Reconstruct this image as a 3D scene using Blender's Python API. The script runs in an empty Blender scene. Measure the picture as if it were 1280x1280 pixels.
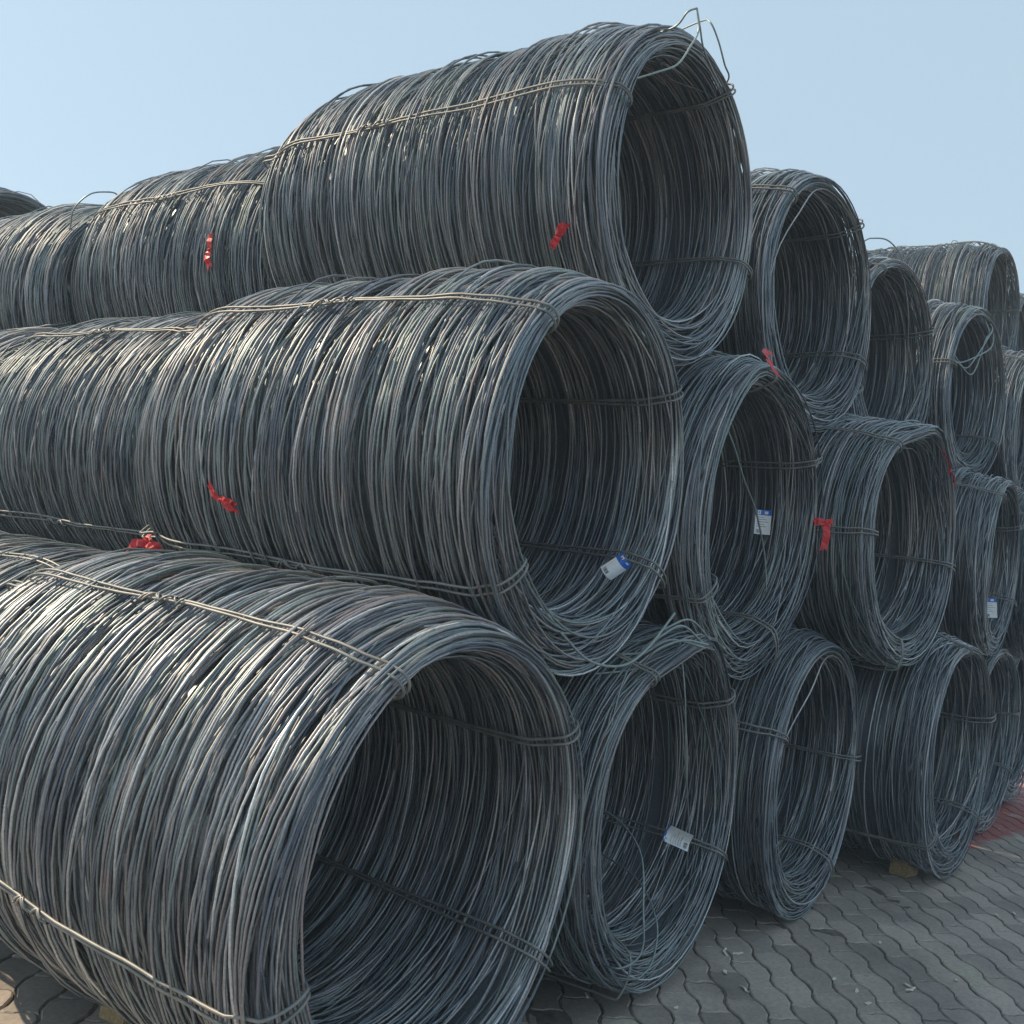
import bpy, math, random
import numpy as np
from mathutils import Matrix, Vector

# ------------------------------------------------------------------ camera, world, sun
SC = bpy.context.scene
COL = SC.collection
CAM = (-1.92951, -1.59712, 1.45112)
YAW, PITCH, ROLL, FPX = 0.65162, 0.0396, 0.12268, 1252.25
cd = bpy.data.cameras.new('camera'); cam = bpy.data.objects.new('camera', cd); COL.objects.link(cam)
fw = Vector((math.cos(YAW)*math.cos(PITCH), math.sin(YAW)*math.cos(PITCH), math.sin(PITCH)))
rt = Vector((math.sin(YAW), -math.cos(YAW), 0)); up = rt.cross(fw)
r2 = math.cos(ROLL)*rt + math.sin(ROLL)*up; u2 = -math.sin(ROLL)*rt + math.cos(ROLL)*up
M = Matrix((r2, u2, -fw)).transposed().to_4x4(); M.translation = CAM
cam.matrix_world = M
cd.sensor_fit = 'HORIZONTAL'; cd.sensor_width = 36.0; cd.lens = FPX/1280*36
cd.clip_start = 0.05; cd.clip_end = 2000
SC.camera = cam

SUN_DIR = Vector((-0.255, 0.71, 0.62)).normalized()          # towards the sun
ELEV = math.asin(SUN_DIR.z); AZ = math.atan2(SUN_DIR.x, SUN_DIR.y)
W = bpy.data.worlds.new('World'); SC.world = W; W.use_nodes = True
nt = W.node_tree; bg = nt.nodes['Background']
sky = nt.nodes.new('ShaderNodeTexSky'); sky.sky_type = 'NISHITA'; sky.sun_disc = False
sky.sun_elevation = ELEV; sky.sun_rotation = AZ
sky.air_density = 1.0; sky.dust_density = 1.5; sky.ozone_density = 1.2; sky.altitude = 0
hz = nt.nodes.new('ShaderNodeMix'); hz.data_type = 'RGBA'; hz.inputs['Factor'].default_value = 0.87   # an even haze over the whole sky
hz.inputs['B'].default_value = (1.62, 2.10, 2.42, 1)
nt.links.new(sky.outputs['Color'], hz.inputs['A']); nt.links.new(hz.outputs['Result'], bg.inputs['Color']); bg.inputs['Strength'].default_value = 0.10
sl = bpy.data.lights.new('sun', 'SUN'); sl.energy = 2.0; sl.angle = math.radians(0.6); sl.color = (1.0, 0.80, 0.56)
sun = bpy.data.objects.new('sun', sl); COL.objects.link(sun)
sun.rotation_euler = (-SUN_DIR).to_track_quat('-Z', 'Y').to_euler()
vs = SC.view_settings
vs.view_transform = 'Standard'; vs.look = 'None'; vs.exposure = 1.65; vs.gamma = 1.0; vs.use_curve_mapping = False
SC.render.engine = 'CYCLES'
GZ = 0.02                                                     # height of the pavement surface
PI = math.pi

# ------------------------------------------------------------------ materials
def mat(name):
    m = bpy.data.materials.new(name); m.use_nodes = True
    return m, m.node_tree, m.node_tree.nodes['Principled BSDF']
def N(t, typ, **kw):
    n = t.nodes.new(typ)
    for k, v in kw.items():
        if k in n.inputs: n.inputs[k].default_value = v
        else: setattr(n, k, v)
    return n
def ramp(t, src, stops):
    n = t.nodes.new('ShaderNodeValToRGB'); e = n.color_ramp.elements
    while len(e) < len(stops): e.new(0.5)
    for x, (p, c) in zip(e, stops):
        x.position = p; x.color = c if len(c) == 4 else (*c, 1)
    t.links.new(src, n.inputs['Fac']); return n
def mix(t, a, b, fac, mode='MIX'):
    n = t.nodes.new('ShaderNodeMix'); n.data_type = 'RGBA'; n.blend_type = mode
    for s, v in ((n.inputs['A'], a), (n.inputs['B'], b), (n.inputs['Factor'], fac)):
        if hasattr(v, 'is_linked') or isinstance(v, bpy.types.NodeSocket): t.links.new(v, s)
        elif isinstance(v, (int, float)): s.default_value = v
        else: s.default_value = (*v, 1)
    return n.outputs['Result']

def steel_mat():
    m, t, b = mat('mill_scale_steel')
    at = N(t, 'ShaderNodeAttribute', attribute_name='loop_tint')
    tc = N(t, 'ShaderNodeTexCoord')
    sep = N(t, 'ShaderNodeSeparateColor'); t.links.new(at.outputs['Color'], sep.inputs['Color'])
    # per-winding scale colour: blue grey / green grey / brown grey
    base = ramp(t, sep.outputs['Red'], [(0.0, (.110, .130, .165)), (.22, (.215, .246, .285)), (.45, (.220, .272, .272)), (.66, (.262, .288, .300)), (.84, (.295, .278, .290)), (1.0, (.58, .61, .625))])
    no = N(t, 'ShaderNodeTexNoise', Scale=3.0, Detail=4.0); t.links.new(tc.outputs['Object'], no.inputs['Vector'])
    blot = ramp(t, no.outputs['Fac'], [(.35, (.80, .82, .87)), (.65, (1.32, 1.31, 1.28))])
    c = mix(t, base.outputs['Color'], blot.outputs['Color'], 1.0, 'MULTIPLY')
    # rusty blooms on some windings, pinked and spread to paint in warm sheen
    n2 = N(t, 'ShaderNodeTexNoise', Scale=7.0, Detail=5.0, Roughness=.65); t.links.new(tc.outputs['Object'], n2.inputs['Vector'])
    ad = N(t, 'ShaderNodeMath', operation='MULTIPLY_ADD'); t.links.new(sep.outputs['Green'], ad.inputs[0]); ad.inputs[1].default_value = .22
    t.links.new(n2.outputs['Fac'], ad.inputs[2])
    rust_sheen = ramp(t, ad.outputs[0], [(.73, (0, 0, 0)), (.92, (.75, .75, .75))])
    c = mix(t, c, (.37, .27, .25), rust_sheen.outputs['Color'])
    n3 = N(t, 'ShaderNodeTexNoise', Scale=160.0, Detail=2.0); t.links.new(tc.outputs['Object'], n3.inputs['Vector'])
    sp = ramp(t, n3.outputs['Fac'], [(.3, (.82, .82, .82)), (.7, (1.15, 1.15, 1.15))])
    c = mix(t, c, sp.outputs['Color'], 1.0, 'MULTIPLY')
    t.links.new(c, b.inputs['Base Color'])
    b.inputs['Metallic'].default_value = .5
    rr = N(t, 'ShaderNodeMapRange'); t.links.new(no.outputs['Fac'], rr.inputs['Value'])
    rr.inputs['To Min'].default_value = .38; rr.inputs['To Max'].default_value = .57
    t.links.new(rr.outputs['Result'], b.inputs['Roughness'])
    return m
def tie_mat():
    m, t, b = mat('tie_steel')
    tc = N(t, 'ShaderNodeTexCoord')
    no = N(t, 'ShaderNodeTexNoise', Scale=14.0, Detail=4.0); t.links.new(tc.outputs['Object'], no.inputs['Vector'])
    r = ramp(t, no.outputs['Fac'], [(.35, (.15, .16, .16)), (.55, (.23, .24, .235)), (.75, (.23, .20, .17))])
    t.links.new(r.outputs['Color'], b.inputs['Base Color'])
    b.inputs['Metallic'].default_value = .25; b.inputs['Roughness'].default_value = .5
    return m
def paver_mat():
    m, t, b = mat('concrete_paver')
    geo = N(t, 'ShaderNodeNewGeometry'); oi = N(t, 'ShaderNodeObjectInfo')
    at = N(t, 'ShaderNodeAttribute', attribute_name='paver_tint')
    n1 = N(t, 'ShaderNodeTexNoise', Scale=1.6, Detail=5.0, Roughness=.6); t.links.new(geo.outputs['Position'], n1.inputs['Vector'])
    n2 = N(t, 'ShaderNodeTexNoise', Scale=75.0, Detail=3.0); t.links.new(geo.outputs['Position'], n2.inputs['Vector'])
    addr = N(t, 'ShaderNodeMath', operation='ADD'); t.links.new(oi.outputs['Random'], addr.inputs[0]); t.links.new(at.outputs['Fac'], addr.inputs[1])
    fr = N(t, 'ShaderNodeMath', operation='FRACT'); t.links.new(addr.outputs[0], fr.inputs[0])
    base = ramp(t, fr.outputs[0], [(0, (.255, .224, .197)), (.5, (.335, .295, .26)), (.95, (.395, .345, .302)), (1, (.34, .32, .23))])
    bl = ramp(t, n1.outputs['Fac'], [(.3, (.66, .67, .69)), (.52, (1, 1, 1)), (.7, (1.18, 1.17, 1.15))])
    c = mix(t, base.outputs['Color'], bl.outputs['Color'], 1.0, 'MULTIPLY')
    sp = ramp(t, n2.outputs['Fac'], [(.3, (.84, .84, .84)), (.7, (1.14, 1.14, 1.14))])
    c = mix(t, c, sp.outputs['Color'], 1.0, 'MULTIPLY')
    # worn red paint at the far end of the stack (flat print on the blocks)
    sx = N(t, 'ShaderNodeSeparateXYZ'); t.links.new(geo.outputs['Position'], sx.inputs[0])
    n3 = N(t, 'ShaderNodeTexNoise', Scale=5.0, Detail=6.0, Roughness=.7); t.links.new(geo.outputs['Position'], n3.inputs['Vector'])
    def edge(sock, lo, hi):
        k = N(t, 'ShaderNodeMapRange'); k.inputs['From Min'].default_value = lo; k.inputs['From Max'].default_value = hi
        a = N(t, 'ShaderNodeMath', operation='MULTIPLY_ADD'); t.links.new(n3.outputs['Fac'], a.inputs[0]); a.inputs[1].default_value = .35
        t.links.new(sock, a.inputs[2]); t.links.new(a.outputs[0], k.inputs['Value']); return k.outputs['Result']
    ex = edge(sx.outputs['X'], 4.62, 4.78)
    ly = N(t, 'ShaderNodeMath', operation='MULTIPLY_ADD'); t.links.new(sx.outputs['X'], ly.inputs[0]); ly.inputs[1].default_value = .145; t.links.new(sx.outputs['Y'], ly.inputs[2])
    ey = edge(ly.outputs[0], .55, .62)
    mm = N(t, 'ShaderNodeMath', operation='MULTIPLY'); t.links.new(ex, mm.inputs[0]); t.links.new(ey, mm.inputs[1])
    wear = ramp(t, n3.outputs['Fac'], [(.36, (0, 0, 0)), (.46, (.8, .8, .8)), (.7, (.9, .9, .9))])
    m2 = N(t, 'ShaderNodeMath', operation='MULTIPLY'); t.links.new(mm.outputs[0], m2.inputs[0]); t.links.new(wear.outputs['Color'], m2.inputs[1])
    c = mix(t, c, (.30, .055, .05), m2.outputs[0])
    t.links.new(c, b.inputs['Base Color']); b.inputs['Roughness'].default_value = .72
    bp = N(t, 'ShaderNodeBump', Strength=.35, Distance=.002); t.links.new(n2.outputs['Fac'], bp.inputs['Height']); t.links.new(bp.outputs['Normal'], b.inputs['Normal'])
    return m
def simple(name, col, rough=.6, metal=0.0, nscale=20, amt=.15, nstretch=None):
    m, t, b = mat(name)
    tc = N(t, 'ShaderNodeTexCoord'); no = N(t, 'ShaderNodeTexNoise', Scale=nscale, Detail=4.0)
    if nstretch:
        mp = N(t, 'ShaderNodeMapping'); mp.inputs['Scale'].default_value = nstretch
        t.links.new(tc.outputs['Object'], mp.inputs['Vector']); t.links.new(mp.outputs['Vector'], no.inputs['Vector'])
    else: t.links.new(tc.outputs['Object'], no.inputs['Vector'])
    r = ramp(t, no.outputs['Fac'], [(.3, tuple(c*(1-amt) for c in col)), (.7, tuple(min(1, c*(1+amt)) for c in col))])
    t.links.new(r.outputs['Color'], b.inputs['Base Color'])
    b.inputs['Roughness'].default_value = rough; b.inputs['Metallic'].default_value = metal
    return m
STEEL = steel_mat(); TIE = tie_mat(); PAVER = paver_mat()
SAND = simple('joint_sand', (.12, .102, .085), .95, nscale=30, amt=.5)
RED = simple('red_plastic', (.55, .022, .030), .5, nscale=40, amt=.25)
PAPER = simple('label_card', (.72, .74, .76), .45, nscale=30, amt=.06)
BLUE = simple('label_blue_print', (.02, .13, .50), .4, nscale=30, amt=.1)
INK = simple('label_ink', (.10, .11, .13), .6)
WOOD = simple('weathered_timber', (.34, .235, .12), .75, nscale=9, amt=.35, nstretch=(1.5, 9, 9))
STRAW = simple('pale_wood_chip', (.62, .58, .48), .7, nscale=50, amt=.2)

# ------------------------------------------------------------------ helpers
def link(name, me, parent=None, material=None):
    o = bpy.data.objects.new(name, me); COL.objects.link(o)
    if parent: o.parent = parent
    if material and me and not me.materials: me.materials.append(material)
    return o
def root(name, loc, label, cat, group=None):
    o = bpy.data.objects.new(name, None); COL.objects.link(o); o.location = loc; o.empty_display_size = .1
    o['label'] = label; o['category'] = cat
    if group: o['group'] = group
    return o
def tag(o, label, cat, group=None):
    o['label'] = label; o['category'] = cat
    if group: o['group'] = group
    return o
def quads_mesh(name, V, F, smooth=True, tint=None, tname='loop_tint'):
    me = bpy.data.meshes.new(name)
    me.vertices.add(len(V)); me.vertices.foreach_set('co', np.ascontiguousarray(V, np.float32).ravel())
    k = F.shape[1]
    me.loops.add(F.size); me.loops.foreach_set('vertex_index', np.ascontiguousarray(F, np.int32).ravel())
    me.polygons.add(len(F)); me.polygons.foreach_set('loop_start', np.arange(0, F.size, k, dtype=np.int32))
    me.polygons.foreach_set('use_smooth', np.full(len(F), smooth, bool))
    if tint is not None:
        a = me.attributes.new(tname, 'FLOAT_COLOR', 'POINT'); a.data.foreach_set('color', np.ascontiguousarray(tint, np.float32).ravel())
    me.update(calc_edges=True); me.validate(); return me
def tubes(P, rad, sides, ref, closed):
    """P (n,s,3) paths, ref (n,s,3) a direction roughly normal to the path -> verts, quads"""
    n, s, _ = P.shape
    if closed: T = np.roll(P, -1, 1) - np.roll(P, 1, 1)
    else: T = np.gradient(P, axis=1)
    T /= np.linalg.norm(T, axis=2, keepdims=True) + 1e-12
    A = ref - (ref*T).sum(2, keepdims=True)*T; A /= np.linalg.norm(A, axis=2, keepdims=True) + 1e-12
    B = np.cross(T, A)
    ang = np.arange(sides)*2*PI/sides
    R = np.asarray(rad, float).reshape(-1, 1, 1, 1) if np.ndim(rad) else rad
    V = P[:, :, None, :] + R*(np.cos(ang)[None, None, :, None]*A[:, :, None, :] + np.sin(ang)[None, None, :, None]*B[:, :, None, :])
    idx = np.arange(n*s*sides).reshape(n, s, sides)
    nx = np.roll(idx, -1, 1) if closed else idx[:, 1:]
    cu = idx if closed else idx[:, :-1]
    F = np.stack([cu, np.roll(cu, -1, 2), np.roll(nx, -1, 2), nx], -1).reshape(-1, 4)
    return V.reshape(-1, 3), F[:, ::-1]
def spline(pts, n):
    pts = np.asarray(pts, float); k = len(pts)
    q = np.vstack([2*pts[0]-pts[1], pts, 2*pts[-1]-pts[-2]])
    u = np.linspace(0, k-1-1e-9, n); i = u.astype(int); f = (u-i)[:, None]
    p0, p1, p2, p3 = q[i], q[i+1], q[i+2], q[i+3]
    return .5*((2*p1)+(-p0+p2)*f+(2*p0-5*p1+4*p2-p3)*f**2+(-p0+3*p1-3*p2+p3)*f**3)

# ------------------------------------------------------------------ wire coils
R0, RIN = .615, .445                                          # outer and inner radius of a coil
# how far the loops lean: their left side stands this much further forward
LEANS = {'windings_a': .02, 'windings_b': .034, 'windings_c': .0, 'windings_d': .0, 'windings_e': .0, 'windings_f': .0, 'windings_g': -.02, 'windings_h': -.02, 'windings_i': -.02}
def env(t, L, Ri=RIN, th=0.0):
    """outer / inner radius of the ring along its axis: rounded ends, loops bundled tighter at the top than at the bottom"""
    d = np.minimum(t, L-t)
    u = np.clip(1-d/.30, 0, 1); w = np.clip(1-d/.10, 0, 1)
    b_ = np.clip(1-(L-t)/.26, 0, 1)                            # the far end is pulled in more by its ties
    return R0 - (.035+.036*np.sin(th))*u**2 - .045*b_**2, Ri + .030*w**2 + .035*np.maximum(0, np.sin(th))
def windings(name, L, n, seg, sides, seed, stray=4, droop=4, wr=.0038, spread=1.0, Ri=RIN, dents=()):
    g = np.random.default_rng(seed)
    th = np.linspace(0, 2*PI, seg, endpoint=False)[None, :]
    t0 = (np.arange(n)+g.uniform(0, 1, n))/n*L; ne = int(.09*n); g.shuffle(t0); t0[:ne] = np.where(g.uniform(0, 1, ne) < .6, g.uniform(0, .16, ne), L-g.uniform(0, .16, ne)); t0 = np.sort(t0)
    # windings bunch into packs of a few dozen
    nb = L/.21
    t0 = np.clip(t0 + .018*np.sin(2*PI*nb*t0/L + g.uniform(0, 6)) + .012*np.sin(2*PI*nb*2.3*t0/L + g.uniform(0, 6)), 0, L)
    t0 = t0[:, None]
    ph = g.uniform(0, 2*PI, (n, 1)); A = g.uniform(.62, 1.0, (n, 1)); B = g.normal(0, .22, (n, 1))
    s = np.clip(A*np.cos(th-ph) + B + .06*np.cos(2*th-g.uniform(0, 6.28, (n, 1))), -1.0, .97)
    s = np.clip(s + g.normal(0, .025, (n, 1))*np.cos(3*th+g.uniform(0, 6.28, (n, 1))), -1.02, .99)
    e1 = np.abs(g.normal(0, .014, (n, 1)))*spread*(1+2.2*np.clip(1-t0/.22, 0, 1)); big = g.uniform(0, 1, (n, 1)) < .10*spread
    e1 = np.where(big, g.uniform(.03, .10, (n, 1)), e1)
    y = t0 + e1*np.cos(th-g.uniform(0, 6.28, (n, 1))) + np.abs(g.normal(0, .006, (n, 1)))*spread*(1+2.0*np.clip(1-t0/.22, 0, 1))*np.cos(2*th-g.uniform(0, 6.28, (n, 1)))
    over = np.maximum(0, -y); y = np.where(y < 0, -.25*over, y); over = np.maximum(0, y-L); y = np.where(y > L, L+.25*over, y)
    Ro, Rn = env(np.clip(y, 0, L), L, Ri, th)
    # lumps: packs stand proud of one another
    lump = .009*np.sin(2*PI*nb*t0/L + .7*np.sin(th+seed)) + .006*np.sin(2*PI*nb*1.7*t0/L+2.0+1.2*np.cos(th))
    r = (Ro+Rn)/2 + s*(Ro-Rn)/2 + lump*np.clip((s+1)/2, 0, 1)
    # strays: loops that spring out over the top, loops that hang into the bore
    for k in range(stray):
        i = g.integers(0, n); c = g.uniform(.7, 2.5); w = g.uniform(.22, .5)
        r[i] = np.maximum(r[i], Ro[i]-.02) + g.uniform(.02, .055)*np.exp(-((th[0]-c)/w)**2)
    for k in range(droop):
        i = g.integers(0, max(1, int(n*.35))); c = g.uniform(0, 6.28); w = g.uniform(.35, .8)
        dd = np.angle(np.exp(1j*(th[0]-c)))
        r[i] -= g.uniform(.02, .07)*np.exp(-(dd/w)**2); y[i] += g.uniform(-.05, .12)*np.exp(-(dd/(w*.8))**2)
    qa, qp = g.uniform(.006, .016), g.uniform(0, 6.28)
    r = r*(1 + qa*np.cos(2*th-qp))
    for (c0, w0, am, dep) in dents:
        d0 = np.angle(np.exp(1j*(th-math.radians(c0))))
        r = r + am*np.exp(-(d0/w0)**2)*np.clip(1-np.clip(y, 0, L)/dep, 0, 1)
    y = y + LEANS[name]*np.cos(th)
    P = np.stack([r*np.cos(th), y, r*np.sin(th)], -1)
    ref = np.stack([np.cos(th)+0*r, 0*r, np.sin(th)+0*r], -1)
    V, F = tubes(P, wr*g.uniform(.93, 1.07, n), sides, ref, True)
    # the packed inner layers, as a ribbed sleeve half way through the ring
    m_ = int(L/.0075); ys = np.linspace(.05, L-.05, m_); a_ = np.linspace(0, 2*PI, 40, endpoint=False)
    Rm = .5*sum(env(ys, L, Ri)) - .006 + .004*(np.arange(m_) % 2)
    V2 = np.stack([Rm[:, None]*np.cos(a_), np.repeat(ys[:, None], 40, 1) + .012*np.sin(2*a_+ys[:, None]*9), Rm[:, None]*np.sin(a_)], -1).reshape(-1, 3)
    ix = np.arange(m_*40).reshape(m_, 40); F2 = np.stack([ix[:-1], np.roll(ix[:-1], -1, 1), np.roll(ix[1:], -1, 1), ix[1:]], -1).reshape(-1, 4)
    tint = np.repeat(np.stack([g.uniform(0, 1, n), g.uniform(0, 1, n), g.uniform(0, 1, n), np.ones(n)], -1), seg*sides, 0)
    F = np.vstack([F, F2+len(V)]); V = np.vstack([V, V2]); tint = np.vstack([tint, np.tile([[.3, .2, .5, 1.0]], (len(V2), 1))])
    me = quads_mesh(name, V, F, True, tint); me.materials.append(STEEL)
    return me
_tie = {}
def tie_mesh(L, seed, single=False, a=0.0):
    """a doubled wire round the ring section, lying at angle 0 (along +X)"""
    key = (L, seed, single, a)
    if key in _tie: return _tie[key]
    g = np.random.default_rng(seed)
    ts = np.linspace(.0, L, 26); Ro, Rn = env(ts, L, RIN, math.radians(a))
    o = .009
    wob = .005*np.sin(ts*9+seed)+g.normal(0, .0012, 26)
    outer = np.stack([Ro+o+wob, ts], -1); inner = np.stack([Rn-.010+.3*wob, ts], -1)[::-1]
    ca, cb = (Ro[0]+Rn[0])/2, (Ro[0]-Rn[0])/2+.006
    arc = np.linspace(.42*PI, -.42*PI, 7)
    m0 = np.stack([ca+cb*np.sin(arc), L+.004+.032*np.cos(arc)], -1)
    m1 = np.stack([ca-cb*np.sin(arc), -.004-.032*np.cos(arc)], -1)
    ring = np.vstack([outer[1:-1], m0, inner[1:-1], m1, outer[1:2]])
    sp = spline(ring, 110)[:-1]
    strands = []
    for sgn in ((-1, 1) if not single else (0,)):
        d = .0085 + .004*np.sin(np.arange(len(sp))*.17 + seed)
        strands.append(np.stack([sp[:, 0], sp[:, 1], sgn*d + .006*np.sin(np.arange(len(sp))*.08+seed)], -1))
    P = np.array(strands); ref = np.zeros_like(P); ref[..., 2] = 1
    V, F = tubes(P, .0042, 5, ref, True)
    me = quads_mesh('tie_wire', V, F); me.materials.append(TIE)
    # twisted knot: strands wound round the pair on the outer side
    k0 = L*(.30+.25*g.random()); u = np.linspace(0, 1, 60); kn = []
    for j, (a, b, tw) in enumerate(((0, .17, 2.3), (.03, .19, 1.8))):
        yy = k0 + a + (b-a)*u; R_, _ = env(yy, L, RIN, math.radians(a)); ph = u*tw*2*PI + j*PI
        rad = .0115 + .010*np.clip((u-.93)/.07, 0, 1)
        kn.append(np.stack([R_+o+.006*np.sin(yy*9+seed)+rad*np.abs(np.cos(ph))*.8, yy, rad*np.sin(ph)], -1))
    P = np.array(kn); ref = np.zeros_like(P); ref[..., 1] = .35; ref[..., 0] = 1
    V, F = tubes(P, .0034, 5, ref, False)
    kme = quads_mesh('twist_knot', V, F); kme.materials.append(TIE)
    _tie[key] = (me, kme); return _tie[key]
def free_wire(parent, name, pts, rad=.0041, n=40, material=None, sides=7):
    P = spline(pts, n)[None]; d = np.gradient(P[0], axis=0).mean(0)
    r = np.cross(d, (0.31, .2, .93)); r = np.cross(r, d)
    ref = np.broadcast_to(r + np.array([.01, .013, .007]), P.shape)
    V, F = tubes(P, rad, sides, ref, False)
    F0 = np.arange(sides)[::-1]; 
    tint = np.tile([[.45, .3, .5, 1]], (len(V), 1))
    me = quads_mesh(name, V, F, True, tint); me.materials.append(material or STEEL)
    return link(name, me, parent)
FRONT = .055                                                  # the rounded rim reaches this far ahead of the widest loop
GROUP = 'steel wire coils in the stack'
def coil(face, R, me, L, ties, label, seed=1, knots=True, stretch=1.0, yaw=0.0):
    """face = (X, Y, Z) of the centre of the front face"""
    k = R/R0
    c = root('wire_coil', (face[0], face[1]-FRONT, face[2]-R), label, 'wire coil', GROUP)
    c.scale = (k, stretch, k); c.rotation_euler.z = math.radians(yaw)
    w = link('windings', me, c); w['kind'] = 'stuff'
    w.location = (0, 0, R0); w.rotation_euler.y = .24*math.sin(seed*2.1)
    for j, a in enumerate(ties):
        single = isinstance(a, tuple); ang = a[0] if single else a
        tm, km = tie_mesh(L, seed*7 % 5 + j % 3, single, ang)
        o = link('tie_wire', tm, c); o.location = (0, LEANS[me.name]*math.cos(math.radians(ang)), R0); o.rotation_euler = (0, -math.radians(ang), 0)
        if knots and not single:
            kn = link('twist_knot', km, o)
    return c

# meshes: each near coil has its own windings, the far ones share a few
wA1 = windings('windings_a', 1.62, 960, 54, 4, 11, 3, 6)
wB1 = windings('windings_b', 1.55, 960, 54, 4, 23, 4, 6)
wC1 = windings('windings_c', 1.78, 960, 54, 4, 37, 12, 4)
wM = [windings('windings_d', 1.55, 800, 44, 3, 51, 5, 12, spread=1.25, dents=((58, .30, .055, .4), (95, .4, -.03, .4))), windings('windings_e', 1.55, 800, 44, 3, 67, 4, 8, dents=((200, .5, -.02, .4), (-60, .4, .02, .3))),
      windings('windings_f', 1.55, 800, 44, 3, 83, 6, 10, spread=1.15, dents=((120, .35, .03, .4), (-85, .3, .03, .3)))]
wF = [windings('windings_g', 1.55, 720, 36, 3, 97, 8, 8, spread=1.2), windings('windings_h', 1.55, 720, 36, 3, 113, 8, 8, spread=1.1),
      windings('windings_i', 1.55, 720, 36, 3, 131, 10, 8, spread=1.3)]

A1 = coil((-.040, -.05, .695), .620, wA1, 1.62, [123.5, 33, -36.6, -160.5], 'largest nearest wire coil at lower left, wedged up on a wooden block', seed=1, stretch=1.015)
A2 = coil((1.184, 0.018, .66), .62, wM[0], 1.55, [122, 42, -27, (-116,)], 'bottom row wire coil beside the largest one, with slack wires hanging below its rim', seed=2, yaw=3)
A3 = coil((2.477, -0.017, .667), .625, wM[1], 1.55, [160, 1, -59], 'bottom row wire coil third from the left, without any tag or ribbon', seed=3, yaw=1.5)
A4 = coil((3.839, -0.297, .685), .64, wF[0], 1.55, [-137, 18, -46, 101], 'bottom row wire coil pushed forward, sitting on a wooden block on the pavers', seed=4)
A5 = coil((5.23, -.186, .653), .618, wF[1], 1.55, [90, 14, -30], 'bottom row wire coil partly hidden behind the one on the block, beside red ground paint', seed=5)
B1 = coil((.594, .076, 1.73), .619, wB1, 1.55, [139, 37, -33, -141], 'large central wire coil of the middle row with a blue tag low inside', seed=6, stretch=1.02)
B2 = coil((1.806, 0.066, 1.721), .624, wM[2], 1.55, [-144, 32, 101, -69], 'middle row wire coil with a card tag inside and a red ribbon on top', seed=7)
B3 = coil((3.119, -0.141, 1.743), .627, wM[0], 1.55, [-179, -9, 131, -97], 'middle row wire coil with red ribbons on both sides of its rim', seed=8, yaw=-4.5)
B4 = coil((4.839, -0.212, 1.752), .579, wF[2], 1.55, [132, 34, -29], 'narrow middle row wire coil near the right edge with a white tag inside', seed=9, yaw=4)
C1 = coil((1.248, 0.264, 2.826), .617, wC1, 1.78, [163, -13, 67], 'topmost large wire coil against the sky with loose wire ends sticking up from its rim', seed=10, stretch=.98)
C2 = coil((2.536, 0.223, 2.804), .616, wM[1], 1.55, [141, 57, -22], 'upper row wire coil just right of the topmost large coil', seed=11, yaw=-4.5)
C3 = coil((3.791, 0.250, 2.80), .62, wF[0], 1.55, [128, 31, -150], 'upper row wire coil with a thin loop arching above its top', seed=12, yaw=-3.2)
C4 = coil((5.057, 0.094, 2.869), .608, wF[1], 1.55, [172, -33], 'upper row wire coil with a bundle of loose wires bent across its bore', seed=13, yaw=-3.2)
C5 = coil((6.245, -.045, 2.83), .617, wF[2], 1.55, [128, 31], 'upper row wire coil at the right edge, below a slumped coil', seed=14)
D1 = coil((6.832, .378, 3.862), .61, wF[0], 1.55, [118, 20], 'slumped bright flanked wire coil lying on top of the upper row at far right', seed=15, stretch=.85)
# further along the row, at and beyond the right edge
coil((6.60, -.10, .655), .62, wF[2], 1.55, [150, 20], 'bottom row wire coil cut by the right edge beyond the red ground paint', seed=16)
coil((5.98, -.30, 1.745), .615, wF[0], 1.55, [140, 25], 'middle row wire coil cut by the right edge beyond the narrow tagged one', seed=17)
coil((8.10, .42, 3.84), .60, wF[1], 1.55, [125, 20], 'top layer wire coil cut by the right edge behind the slumped bright one', seed=18)
# columns of coils behind the front ones, seen along the left side
coil((.07, 1.55, .655), .61, wM[2], 1.55, [112, 200], 'bottom row wire coil behind the largest one, a red ribbon on its end', seed=20)
coil((.70, 1.635, 1.70), .605, wM[1], 1.55, [133, 215], 'middle row wire coil behind the central one at the left edge', seed=21)
coil((1.25, 1.985, 2.66), .60, wM[2], 1.55, [155, 230], 'upper row wire coil behind the topmost large one with a red ribbon on its flank', seed=22)
C13 = coil((1.16, 3.52, 2.55), .60, wM[0], 1.55, [205, 60], 'third upper row wire coil from the front, at the left edge under the sky', seed=23)
coil((-.05, 3.08, .66), .62, wF[0], 1.55, [115], 'bottom row wire coil far back at the left edge', seed=24)
coil((.68, 3.14, 1.68), .60, wF[1], 1.55, [140], 'middle row wire coil far back at the left edge', seed=25)
coil((1.78, 6.5, 3.22), .62, wF[2], 1.55, [140], 'dark rounded wire coil far back, rising against the sky at the left edge', seed=26)
coil((1.1, 5.05, 2.45), .60, wF[1], 1.55, [140], 'upper row wire coil farthest back at the left edge, below a dark rounded one', seed=27)
coil((2.49, 1.60, 2.70), .61, wF[0], 1.55, [], 'upper row wire coil directly behind the second coil of the front face', seed=28)  # this and the next two barely seen, added to keep sun from front bores
coil((1.97, 1.62, 1.71), .615, wF[2], 1.55, [], 'middle row wire coil directly behind the one with a red ribbon on top', seed=29)
coil((1.32, 1.62, .66), .62, wF[1], 1.55, [], 'bottom row wire coil directly behind the one with slack wires', seed=30)

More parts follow.
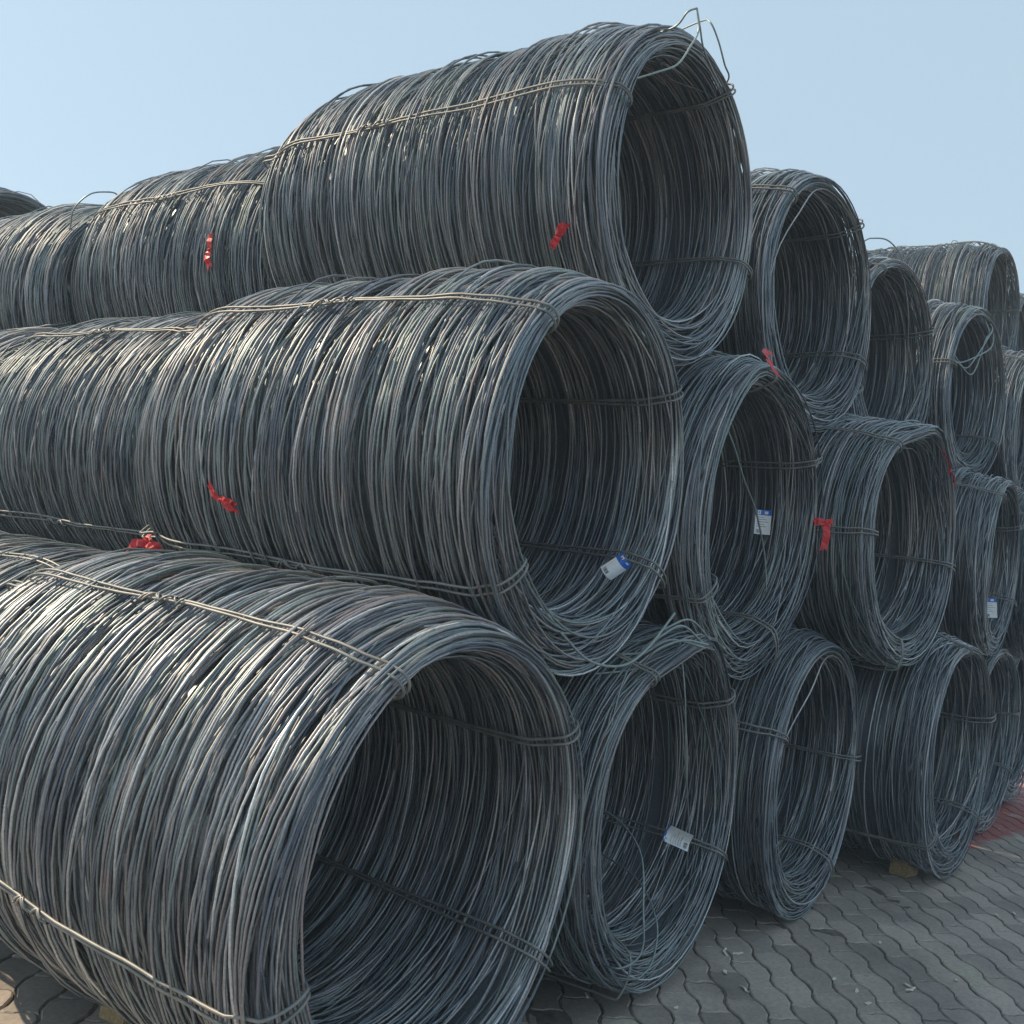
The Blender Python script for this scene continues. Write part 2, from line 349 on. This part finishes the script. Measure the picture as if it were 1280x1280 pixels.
# loose ends (coil space: x right, y into the coil, z up from its bottom)
def pol(a, r, y, R=R0): a = math.radians(a); return (r*math.cos(a), y, R0 + r*math.sin(a))
def loc_pts(c, pts):                                          # world points into the space of a coil
    k = c.scale[0]; return [((p[0]-c.location[0])/k, p[1]-c.location[1], (p[2]-c.location[2])/k) for p in pts]
free_wire(C1, 'loose_end', loc_pts(C1, [(.697, .12, 2.995), (.748, .08, 3.031), (.836, .06, 3.095), (.904, .06, 3.188), (.962, .07, 3.273), (.951, .08, 3.348)]), rad=.0034)
free_wire(C1, 'loose_end', loc_pts(C1, [(.951, .08, 3.348), (1.005, .09, 3.308), (1.061, .10, 3.267), (1.17, .12, 3.251), (1.331, .16, 3.264)]), rad=.0034)
free_wire(C1, 'loose_end', loc_pts(C1, [(1.40, .46, 3.56), (1.275, .25, 3.505), (1.207, .17, 3.45), (1.247, .15, 3.398), (1.317, .15, 3.341), (1.417, .18, 3.338), (1.55, .30, 3.36)]), n=60, rad=.0034)
free_wire(C1, 'loose_end', loc_pts(C1, [(.98, .30, 3.31), (.95, .16, 3.30), (.925, .10, 3.325), (.951, .08, 3.348)]), rad=.0034)
free_wire(A2, 'slack_wire', loc_pts(A2, [(1.05, .40, .62), (1.12, .18, .61), (1.068, .0, .531), (.94, -.10, .379), (.919, -.12, .276), (.818, -.12, .253), (.803, -.06, .238), (1.009, .2, .151)]), n=60, rad=.0034)
free_wire(A2, 'slack_wire', loc_pts(A2, [(1.34, .30, .40), (1.25, .08, .372), (1.09, -.08, .316), (.966, -.14, .25), (.904, -.14, .213), (.853, -.12, .205), (.863, .0, .185), (1.09, .3, .112)]), n=60, rad=.0034)
free_wire(A2, 'slack_wire', loc_pts(A2, [(1.198, .0, 1.222), (1.183, -.05, 1.039), (1.237, -.06, .792), (1.43, -.02, .50), (1.58, .06, .24), (1.60, .25, .13)]), n=60, rad=.0028)
for pts in ([(.80, .10, 1.10), (.891, .0, 1.131), (.898, -.06, 1.199), (1.002, -.10, 1.236), (1.162, -.12, 1.224)], [(.85, .12, 1.16), (.905, .0, 1.182), (.914, -.06, 1.242), (1.03, -.08, 1.28), (1.166, -.10, 1.226)],
            [(.95, .16, 1.20), (1.011, .05, 1.213), (1.036, -.02, 1.264), (1.153, -.05, 1.297), (1.321, -.06, 1.231)], [(.90, .06, 1.13), (.94, .0, 1.18), (1.02, -.05, 1.23), (1.2, -.09, 1.21)]):
    free_wire(A2, 'loose_end', loc_pts(A2, pts))
free_wire(B1, 'loose_end', loc_pts(B1, [(.427, -.02, 1.244), (.496, -.08, 1.174), (.574, -.14, 1.167), (.653, -.17, 1.217), (.746, -.20, 1.331)]))
free_wire(B2, 'slack_wire', loc_pts(B2, [(1.60, .12, 2.04), (1.705, .12, 1.965), (1.827, .12, 1.854), (1.979, .12, 1.739), (2.083, .11, 1.581), (2.132, .10, 1.415)]), rad=.0042)
for k, (q, h) in enumerate(((0, 0), (1, .03), (2, -.02))):
    free_wire(C4, 'loose_end', [pol(172-3*q, .56-.02*q, .0), pol(166+4*q, .44-.03*q, -.03-.012*q), pol(140+9*q, .30+h, -.06), pol(88+12*q, .30+h+.03*q, -.06), pol(70+7*q, .44+h, -.03), pol(62+12*q, .56, .03)], rad=.0048)
free_wire(C3, 'loose_end', loc_pts(C3, [(3.36, .34, 3.28), (3.459, .30, 3.391), (3.582, .30, 3.445), (3.726, .28, 3.477), (3.838, .25, 3.44), (3.92, .24, 3.38)]))

free_wire(C13, 'loose_end', loc_pts(C13, [(.62, 3.60, 2.72), (.677, 3.50, 2.82), (.664, 3.45, 2.929), (.71, 3.40, 3.02), (.83, 3.45, 3.083), (.913, 3.50, 3.106), (1.0, 3.6, 3.10)]))

# ------------------------------------------------------------------ red ribbons
def ribbon(loc, nrm, upv, pts_list, label, wid=.022):
    """strips of red plastic knotted round a winding; pts in the (right, up, out) frame of the surface"""
    n = Vector(nrm).normalized(); u = (Vector(upv) - Vector(upv).dot(n)*n).normalized(); r = u.cross(n)
    o = root('red_ribbon', loc, label, 'ribbon', 'red ribbons tied to the coils')
    B = np.array([r, u, n])
    for i, (pts, w) in enumerate(pts_list):
        q_ = spline(pts, 6); K_ = 6
        T = np.gradient(q_, axis=0); T /= np.linalg.norm(T, axis=1, keepdims=True)+1e-9
        S = np.cross(T, (0.12, .08, 1)); S /= np.linalg.norm(S, axis=1, keepdims=True)+1e-9
        Nn = np.cross(S, T); g_ = np.random.default_rng(i+int(abs(loc[2])*1000))
        P = q_ + Nn*((np.arange(K_) % 2)*.004-.002)[:, None]
        ww = w*g_.uniform(.85, 1.1, K_)[:, None]; ww[0] = w*.4; sk = g_.uniform(-.3, .3, K_)[:, None]*w
        a = P+S*ww/2+T*sk*.5; m_ = P+Nn*.004*g_.uniform(-1, 1, (K_, 1)); b = P-S*ww/2-T*sk*.5
        a[-1] += T[-1]*w*.45; m_[-1] -= T[-1]*w*.25
        th = Nn*.0006
        V = np.stack([a+th, m_+th, b+th, b-th, m_-th, a-th], 1).reshape(-1, 3)
        F = []
        for q in range(K_-1):
            for j in range(6): F.append((q*6+j, q*6+(j+1) % 6, q*6+6+(j+1) % 6, q*6+6+j))
        F.append((0, 5, 4, 1)); F.append((1, 4, 3, 2)); e = (K_-1)*6; F.append((e, e+1, e+4, e+5)); F.append((e+1, e+2, e+3, e+4))
        me = quads_mesh('ribbon_tail', V @ B, np.array(F), False); me.materials.append(RED)
        link('ribbon_tail', me, o)
    # knot
    g = np.random.default_rng(int(abs(loc[0])*997)); a = np.linspace(0, 2*PI, 40)
    P = np.stack([.007*np.sin(2*a), .006*np.cos(3*a), .006+.004*np.sin(3*a+1)], -1)[None]
    V, F = tubes(P, .0028, 5, np.broadcast_to(np.array([.1, .2, 1.0]), P.shape), True)
    me = quads_mesh('ribbon_knot', V @ B, F); me.materials.append(RED); link('ribbon_knot', me, o)
    return o
def on_coil(face, R, ang, t, lift=.012):
    a = math.radians(ang); n = (math.cos(a), 0, math.sin(a))
    return (face[0]+(R+lift)*n[0], face[1]+t, face[2]+(R+lift)*n[2]), n
p, n = on_coil((1.248, .234, 2.809), .617, -151.5, .115); UP = (0, 0, 1)
ribbon(p, n, UP, [([(0, 0, .004), (.02, .018, .012), (.036, .034, .008)], .03), ([(0, 0, .004), (-.02, -.022, .01), (-.038, -.038, .004)], .026), ([(0, 0, .006), (.012, .026, .014), (.034, .03, .016)], .02)], 'small red ribbon on the flank of the topmost large coil')
p, n = on_coil((.594, .076, 1.73), .619, -158.7, .93)
ribbon(p, n, UP, [([(0, 0, .004), (-.025, .014, .01), (-.052, .05, .004)], .02), ([(0, 0, .004), (.03, -.008, .012), (.068, -.018, .004)], .034), ([(0, .002, .008), (.025, .004, .016), (.058, -.004, .012)], .024)], 'red ribbon on the flank of the central middle row coil')
p, n = on_coil((1.25, 1.985, 2.66), .60, -174, .2)
ribbon(p, n, UP, [([(0, 0, .004), (.004, .03, .012), (.0, .07, .004)], .028), ([(0, 0, .004), (-.008, -.03, .012), (.008, -.075, .004)], .032)], 'red ribbon hanging on the flank of the coil behind the topmost one')
ribbon((.03, 1.42, 1.318), (-.6, -.5, .6), UP, [([(0, 0, .004), (-.03, .0, .02), (-.04, -.028, .004)], .032), ([(0, 0, .01), (.03, -.005, .02), (.05, -.02, .004)], .036), ([(0, .005, .01), (.005, .02, .02), (.016, .022, .03)], .034)], 'crumpled red ribbon between the largest coil and the coil behind it')
ribbon((1.535, -.06, 2.262), (-.2, -.75, .6), UP, [([(0, 0, .01), (-.03, .02, .016), (.01, .055, .01), (.04, .06, .004)], .03), ([(0, 0, .01), (-.03, -.02, .016), (.0, -.06, .008)], .034)], 'red ribbon bent like a hook on top of the coil with the white tag')
ribbon((2.36, -.03, 1.735), (-.75, -.66, .1), UP, [([(0, 0, .008), (.012, -.04, .016), (.004, -.11, .004)], .034), ([(0, 0, .01), (-.025, .012, .016), (-.05, .002, .008)], .03), ([(0, 0, .01), (.02, .016, .012), (.03, .0, .012)], .03)], 'red ribbon hanging at the left rim of a middle row coil')
ribbon((2.98, -.36, 2.07), (.2, -.9, .4), UP, [([(0, 0, .01), (-.02, .04, .02), (-.045, .09, .01)], .035), ([(0, 0, .01), (.02, -.02, .02), (.03, -.06, .01)], .04), ([(0, 0, .01), (.0, -.03, .02), (-.01, -.08, .01)], .03)], 'red ribbon at the right rim of a middle row coil')

# ------------------------------------------------------------------ card tags
def card(loc, nrm, upv, w, h, label, curl=.01, blue=.22):
    n = Vector(nrm).normalized(); u = (Vector(upv) - Vector(upv).dot(n)*n).normalized(); r = u.cross(n)
    B = np.array([r, u, n])
    o = root('card_tag', loc, label, 'tag', 'card tags in the coils')
    def sheet(name, x0, x1, y0, y1, lift, m, th=.0008, nx=8):
        xs = np.linspace(x0, x1, nx); V = []; F = []
        for x in xs:
            z = curl*((2*x/w)**2) + .35*curl*(2*x/w) + lift
            V += [(x, y0, z+th), (x, y1, z+th*.999+.15*curl), (x, y1, z+.15*curl-th), (x, y0, z-th)]
        for i in range(nx-1):
            for j in range(4): F.append((i*4+j, i*4+4+j, i*4+4+(j+1) % 4, i*4+(j+1) % 4))
        F.append((3, 2, 1, 0)); e = (nx-1)*4; F.append((e, e+1, e+2, e+3))
        me = quads_mesh(name, np.array(V) @ B, np.array(F)[:, ::-1], False); me.materials.append(m)
        return link(name, me, o)
    sheet('card', -w/2, w/2, -h/2, h/2, 0, PAPER)
    sheet('blue_header', -w/2, w/2, h*(.5-blue), h/2, .0012, BLUE)
    sheet('white_emblem', -w*.36, -w*.16, h*.31, h*.47, .0024, PAPER, nx=3)
    sheet('emblem_dot', -w*.29, -w*.23, h*.36, h*.42, .0036, INK, nx=2)
    sheet('white_emblem', w*.08, w*.30, h*.33, h*.44, .0024, PAPER, nx=3)
    for k in range(5 if blue < .3 else 0):
        sheet('printed_line', -w*.40, w*(.1+.26*((k*7) % 3)/2), h*(.19-.095*k), h*(.205-.095*k), .0012, INK, nx=6)
    for k in range(7):
        x = -w*.38 + k*w*.055; sheet('barcode_bar', x, x+w*(.012+.012*(k % 3)), -h*.45, -h*.31, .0012, INK, nx=2)
    return o
tocam = lambda p: tuple(np.array(CAM)-np.array(p))
card((.821, .06, 1.441), (-.8, -.55, .25), (.75, -.25, .45), .055, .085, 'blue headed card tag held under the tie low in the central coil', curl=.022, blue=.45)
card((2.08, .13, 1.706), (-.80, -.50, .12), (.05, .05, 1), .066, .105, 'white card tag with blue header hanging inside the middle row coil', curl=.006)
card((1.39, .02, .508), (-.75, -.55, .3), (-.75, .35, .35), .058, .095, 'bent white card tag under a tie in the bottom row coil', curl=.028)
card((4.70, -.25, 1.47), (-.75, -.62, .12), (-.08, .05, 1), .085, .12, 'small bright white card tag in the narrow coil at the right', curl=.004)

# ------------------------------------------------------------------ wooden blocks
import bmesh
def block(loc, size, rot, label):
    bm = bmesh.new(); bmesh.ops.create_cube(bm, size=1)
    g = random.Random(int(loc[0]*100))
    for v in bm.verts: v.co = Vector((v.co.x*size[0], v.co.y*size[1], (v.co.z+.5)*size[2])) + Vector([g.uniform(-.004, .004) for _ in range(3)])
    bmesh.ops.bevel(bm, geom=bm.edges[:], offset=.005, segments=2, affect='EDGES')
    bmesh.ops.subdivide_edges(bm, edges=[e for e in bm.edges if e.calc_length() > .04], cuts=3, use_grid_fill=True)
    for v in bm.verts:
        if v.co.z > .004: v.co += Vector([g.uniform(-.0012, .0012) for _ in range(3)])
    me = bpy.data.meshes.new('wooden_block'); bm.to_mesh(me); bm.free(); me.materials.append(WOOD)
    o = link('wooden_block', me); o.location = loc; o.rotation_euler = (0, 0, rot)
    return tag(o, label, 'wooden block', 'wooden blocks under the coils')
block((3.70, -.17, GZ), (.14, .10, .085), -.12, 'wooden block on the pavers under the forward bottom row coil at right')
block((-.16, .87, GZ), (.16, .11, .075), .1, 'wooden block on the pavers under the largest coil at lower left')

# ------------------------------------------------------------------ pavement
ground = bpy.data.meshes.new('ground')
ground.from_pydata([(-100, -100, 0), (100, -100, 0), (100, 100, 0), (-100, 100, 0)], [], [(0, 1, 2, 3)])
gm, t, b = mat('far_paving')
geo = N(t, 'ShaderNodeNewGeometry'); n1 = N(t, 'ShaderNodeTexNoise', Scale=.8, Detail=6.0); t.links.new(geo.outputs['Position'], n1.inputs['Vector'])
r_ = ramp(t, n1.outputs['Fac'], [(.3, (.17, .14, .11)), (.7, (.24, .2, .155))]); t.links.new(r_.outputs['Color'], b.inputs['Base Color']); b.inputs['Roughness'].default_value = .85
ground.materials.append(gm)
go = link('ground', ground); go.location.z = GZ-.03; go['kind'] = 'structure'
pv = bpy.data.objects.new('pavement', None)
bed = bpy.data.meshes.new('pavement')
# jointing sand: uneven, brim full in places and washed out in others
bx_ = np.concatenate([[-7, -3, -1.2], np.arange(-1.0, 6.6, .03), [7.5, 9, 12]]); by_ = np.concatenate([[-7, -4, -2.2], np.arange(-2.0, 1.6, .03), [2.5, 5, 8]])
gx, gy = np.meshgrid(bx_, by_, indexing='ij')
hz_ = sum(a*np.sin(fx*gx+fy*gy+p_) for a, fx, fy, p_ in ((.0016, 3.1, 4.7, 0), (.0016, -7.3, 5.1, 1), (.0013, 13.0, 9.0, 2), (.0012, -11.0, 21.0, 3), (.0010, 31.0, -17.0, 4), (.0008, 47, 53, 5)))
hz_ = np.clip(hz_ + .0022, -.006, .0058)
iv = np.arange(gx.size).reshape(gx.shape)
bed_f = np.stack([iv[:-1, :-1], iv[1:, :-1], iv[1:, 1:], iv[:-1, 1:]], -1).reshape(-1, 4)
bed.from_pydata(np.stack([gx, gy, hz_], -1).reshape(-1, 3).tolist(), [], bed_f.tolist()); bed.materials.append(SAND)
pv = link('pavement', bed); pv.location = (0, 0, GZ-.0075); pv['kind'] = 'structure'
PL, PW, GAP = .228, .116, .0036                               # paver length, width, half joint
def wave(x, per, amp):                                        # zigzag of an interlocking paver
    f = (x/per) % 1.0
    tri = np.interp(f, [0, .12, .38, .62, .88, 1.0], [0, 1, 1, -1, -1, 0])
    return amp*tri
def paver_outline():
    xs = np.array([0, .12, .38, .5, .62, .88, 1.0])*PL
    lo = [(x, wave(x, PL/1.0, .011)) for x in xs]
    ys = np.array([.12, .38, .62, .88])*PW
    right = [(PL + wave(y, PW, .007), y) for y in ys]
    hi = [(x, PW + wave(x+PL/2, PL/1.0, .011)) for x in xs[::-1]]
    left = [(wave(y, PW, .007), y) for y in ys[::-1]]
    return np.array(lo+right+hi+left)
OUT = paver_outline(); OC = OUT.mean(0)
def shrink(o, d):
    c = o - OC; return OC + c*np.array([1-2*d/PL, 1-2*d/PW])
def paver_geo():
    k = len(OUT); a, b_ = shrink(OUT, GAP), shrink(OUT, GAP+.004)
    V = np.vstack([np.c_[a, np.full(k, -.03)], np.c_[a, np.full(k, -.0035)], np.c_[b_, np.zeros(k)]])
    F = []
    for j in range(k):
        n_ = (j+1) % k
        F.append([j, n_, k+n_, k+j]); F.append([k+j, k+n_, 2*k+n_, 2*k+j])
    return V, F, list(range(2*k, 3*k))
PV, PF, PTOP = paver_geo()
pm = bpy.data.meshes.new('paver'); pm.from_pydata([tuple(v) for v in PV], [], [tuple(f) for f in PF]+[tuple(PTOP)]); pm.materials.append(PAVER)
PANG = math.radians(40); cs, sn = math.cos(PANG), math.sin(PANG)
rnd = random.Random(5); cells = []
for j in range(-90, 90):
    for i in range(-60, 60):
        x = i*PL + (PL/2 if j % 2 else 0); y = j*PW
        X = x*cs - y*sn + .05; Y = x*sn + y*cs
        if not (-3.2 < X < 9.0 and -3.6 < Y < 3.2): continue
        if X > .35 and Y > 1.1: continue
        # size in the photograph, and whether it is in view
        d = Vector((X, Y, GZ)) - Vector(CAM); w = d.dot(fw)
        vis = False; px = 0
        if w > .2:
            u_ = 640 + FPX*d.dot(r2)/w; v_ = 640 - FPX*d.dot(u2)/w
            inwin = -40 < u_ < 1320 and -40 < v_ < 1310
            front = X > .55 and (Y < .12 or X > 4.2) or (X < -.1)
            vis = inwin and front; px = 1/w
        cells.append((vis, px, X, Y))
cells.sort(key=lambda c: (not c[0], -c[1]))
nind = min(300, sum(1 for c in cells if c[0]))
for c in cells[:nind]:
    o = link('paver', pm, pv); o.location = (c[2], c[3], .0075 + rnd.uniform(-.0018, .0015)); o.rotation_euler = (rnd.gauss(0, .006), rnd.gauss(0, .006), PANG + rnd.gauss(0, .006))
VV = []; FF = []; TT = []; k = len(PV)
allV = []; polys = []
for c in cells[nind:]:
    a = PANG + rnd.gauss(0, .006); ca, sa = math.cos(a), math.sin(a)
    base = len(allV)*k
    v = np.c_[PV[:, 0]*ca-PV[:, 1]*sa + c[2], PV[:, 0]*sa+PV[:, 1]*ca + c[3], PV[:, 2] + .0075 + rnd.uniform(-.0018, .0015)]
    allV.append(v); TT += [rnd.random()]*k
    polys += [[q+base for q in f] for f in PF] + [[q+base for q in PTOP]]
fm = bpy.data.meshes.new('paver_field'); fm.from_pydata(np.vstack(allV).tolist(), [], polys)
at = fm.attributes.new('paver_tint', 'FLOAT', 'POINT'); at.data.foreach_set('value', np.array(TT, np.float32)); fm.materials.append(PAVER)
fo = link('paver_field', fm, pv); fo['kind'] = 'stuff'

# ------------------------------------------------------------------ litter on the pavers
CH = [(1.804, -.04, .075, .5), (1.83, -.075, .05, -.2), (1.54, -.23, .055, 1.2), (1.89, -.511, .03, .2), (2.091, -.647, .06, -.5), (2.12, -.63, .045, .9), (3.54, -.735, .03, .3),
      (1.193, -.143, .02, .1), (2.347, -.747, .02, 1.0), (1.926, -.416, .025, .1), (1.021, .10, .03, .6), (1.814, -.578, .03, -.8), (3.42, -.68, .025, .4), (2.49, -.415, .02, .2), (1.62, -.12, .04, .9), (2.75, -.62, .02, 2.0)]
for i, (x, y, l, a) in enumerate(CH):
    g = random.Random(i); bm = bmesh.new()
    ring = []
    n_ = 5
    for k_ in range(n_):
        u_ = (k_/(n_-1)-.5)*l; w_ = (.0045+.003*g.random())*(1.1-abs(2*k_/(n_-1)-1)*.6); z_ = .002+.004*math.sin(k_*1.1+i)**2; y_ = .12*l*math.sin(k_*.8+i)
        ring.append([bm.verts.new((u_, y_-w_, z_)), bm.verts.new((u_, y_+w_, z_+.002)), bm.verts.new((u_, y_+w_, z_-.001)), bm.verts.new((u_, y_-w_, z_-.002))])
    for p0, p1 in zip(ring, ring[1:]):
        for j in range(4): bm.faces.new((p0[j], p1[j], p1[(j+1) % 4], p0[(j+1) % 4]))
    bm.faces.new(ring[0][::-1]); bm.faces.new(ring[-1])
    bmesh.ops.recalc_face_normals(bm, faces=bm.faces)
    me = bpy.data.meshes.new('wood_chip'); bm.to_mesh(me); bm.free(); me.materials.append(STRAW)
    o = link('wood_chip', me); o.location = (x, y, GZ+.002); o.rotation_euler = (0, 0, a)
    tag(o, 'pale sliver of wood lying on the grey pavers', 'wood chip', 'pale wood slivers scattered on the pavers')

# ------------------------------------------------------------------ added thin haze that lifts the darks of far coils towards blue
bm = bmesh.new(); bmesh.ops.create_cube(bm, size=1)
for v in bm.verts: v.co = Vector((v.co.x*220, v.co.y*220, 1.9 + v.co.z*5.8))
me = bpy.data.meshes.new('haze'); bm.to_mesh(me); bm.free()
hm = bpy.data.materials.new('added_haze'); hm.use_nodes = True; t = hm.node_tree; t.nodes.remove(t.nodes['Principled BSDF'])
pvn = t.nodes.new('ShaderNodeVolumePrincipled'); pvn.inputs['Color'].default_value = (.62, .82, 1.0, 1); pvn.inputs['Density'].default_value = .006; pvn.inputs['Anisotropy'].default_value = .1
t.links.new(pvn.outputs['Volume'], t.nodes['Material Output'].inputs['Volume']); me.materials.append(hm)
ho = link('haze', me); ho['kind'] = 'stuff'
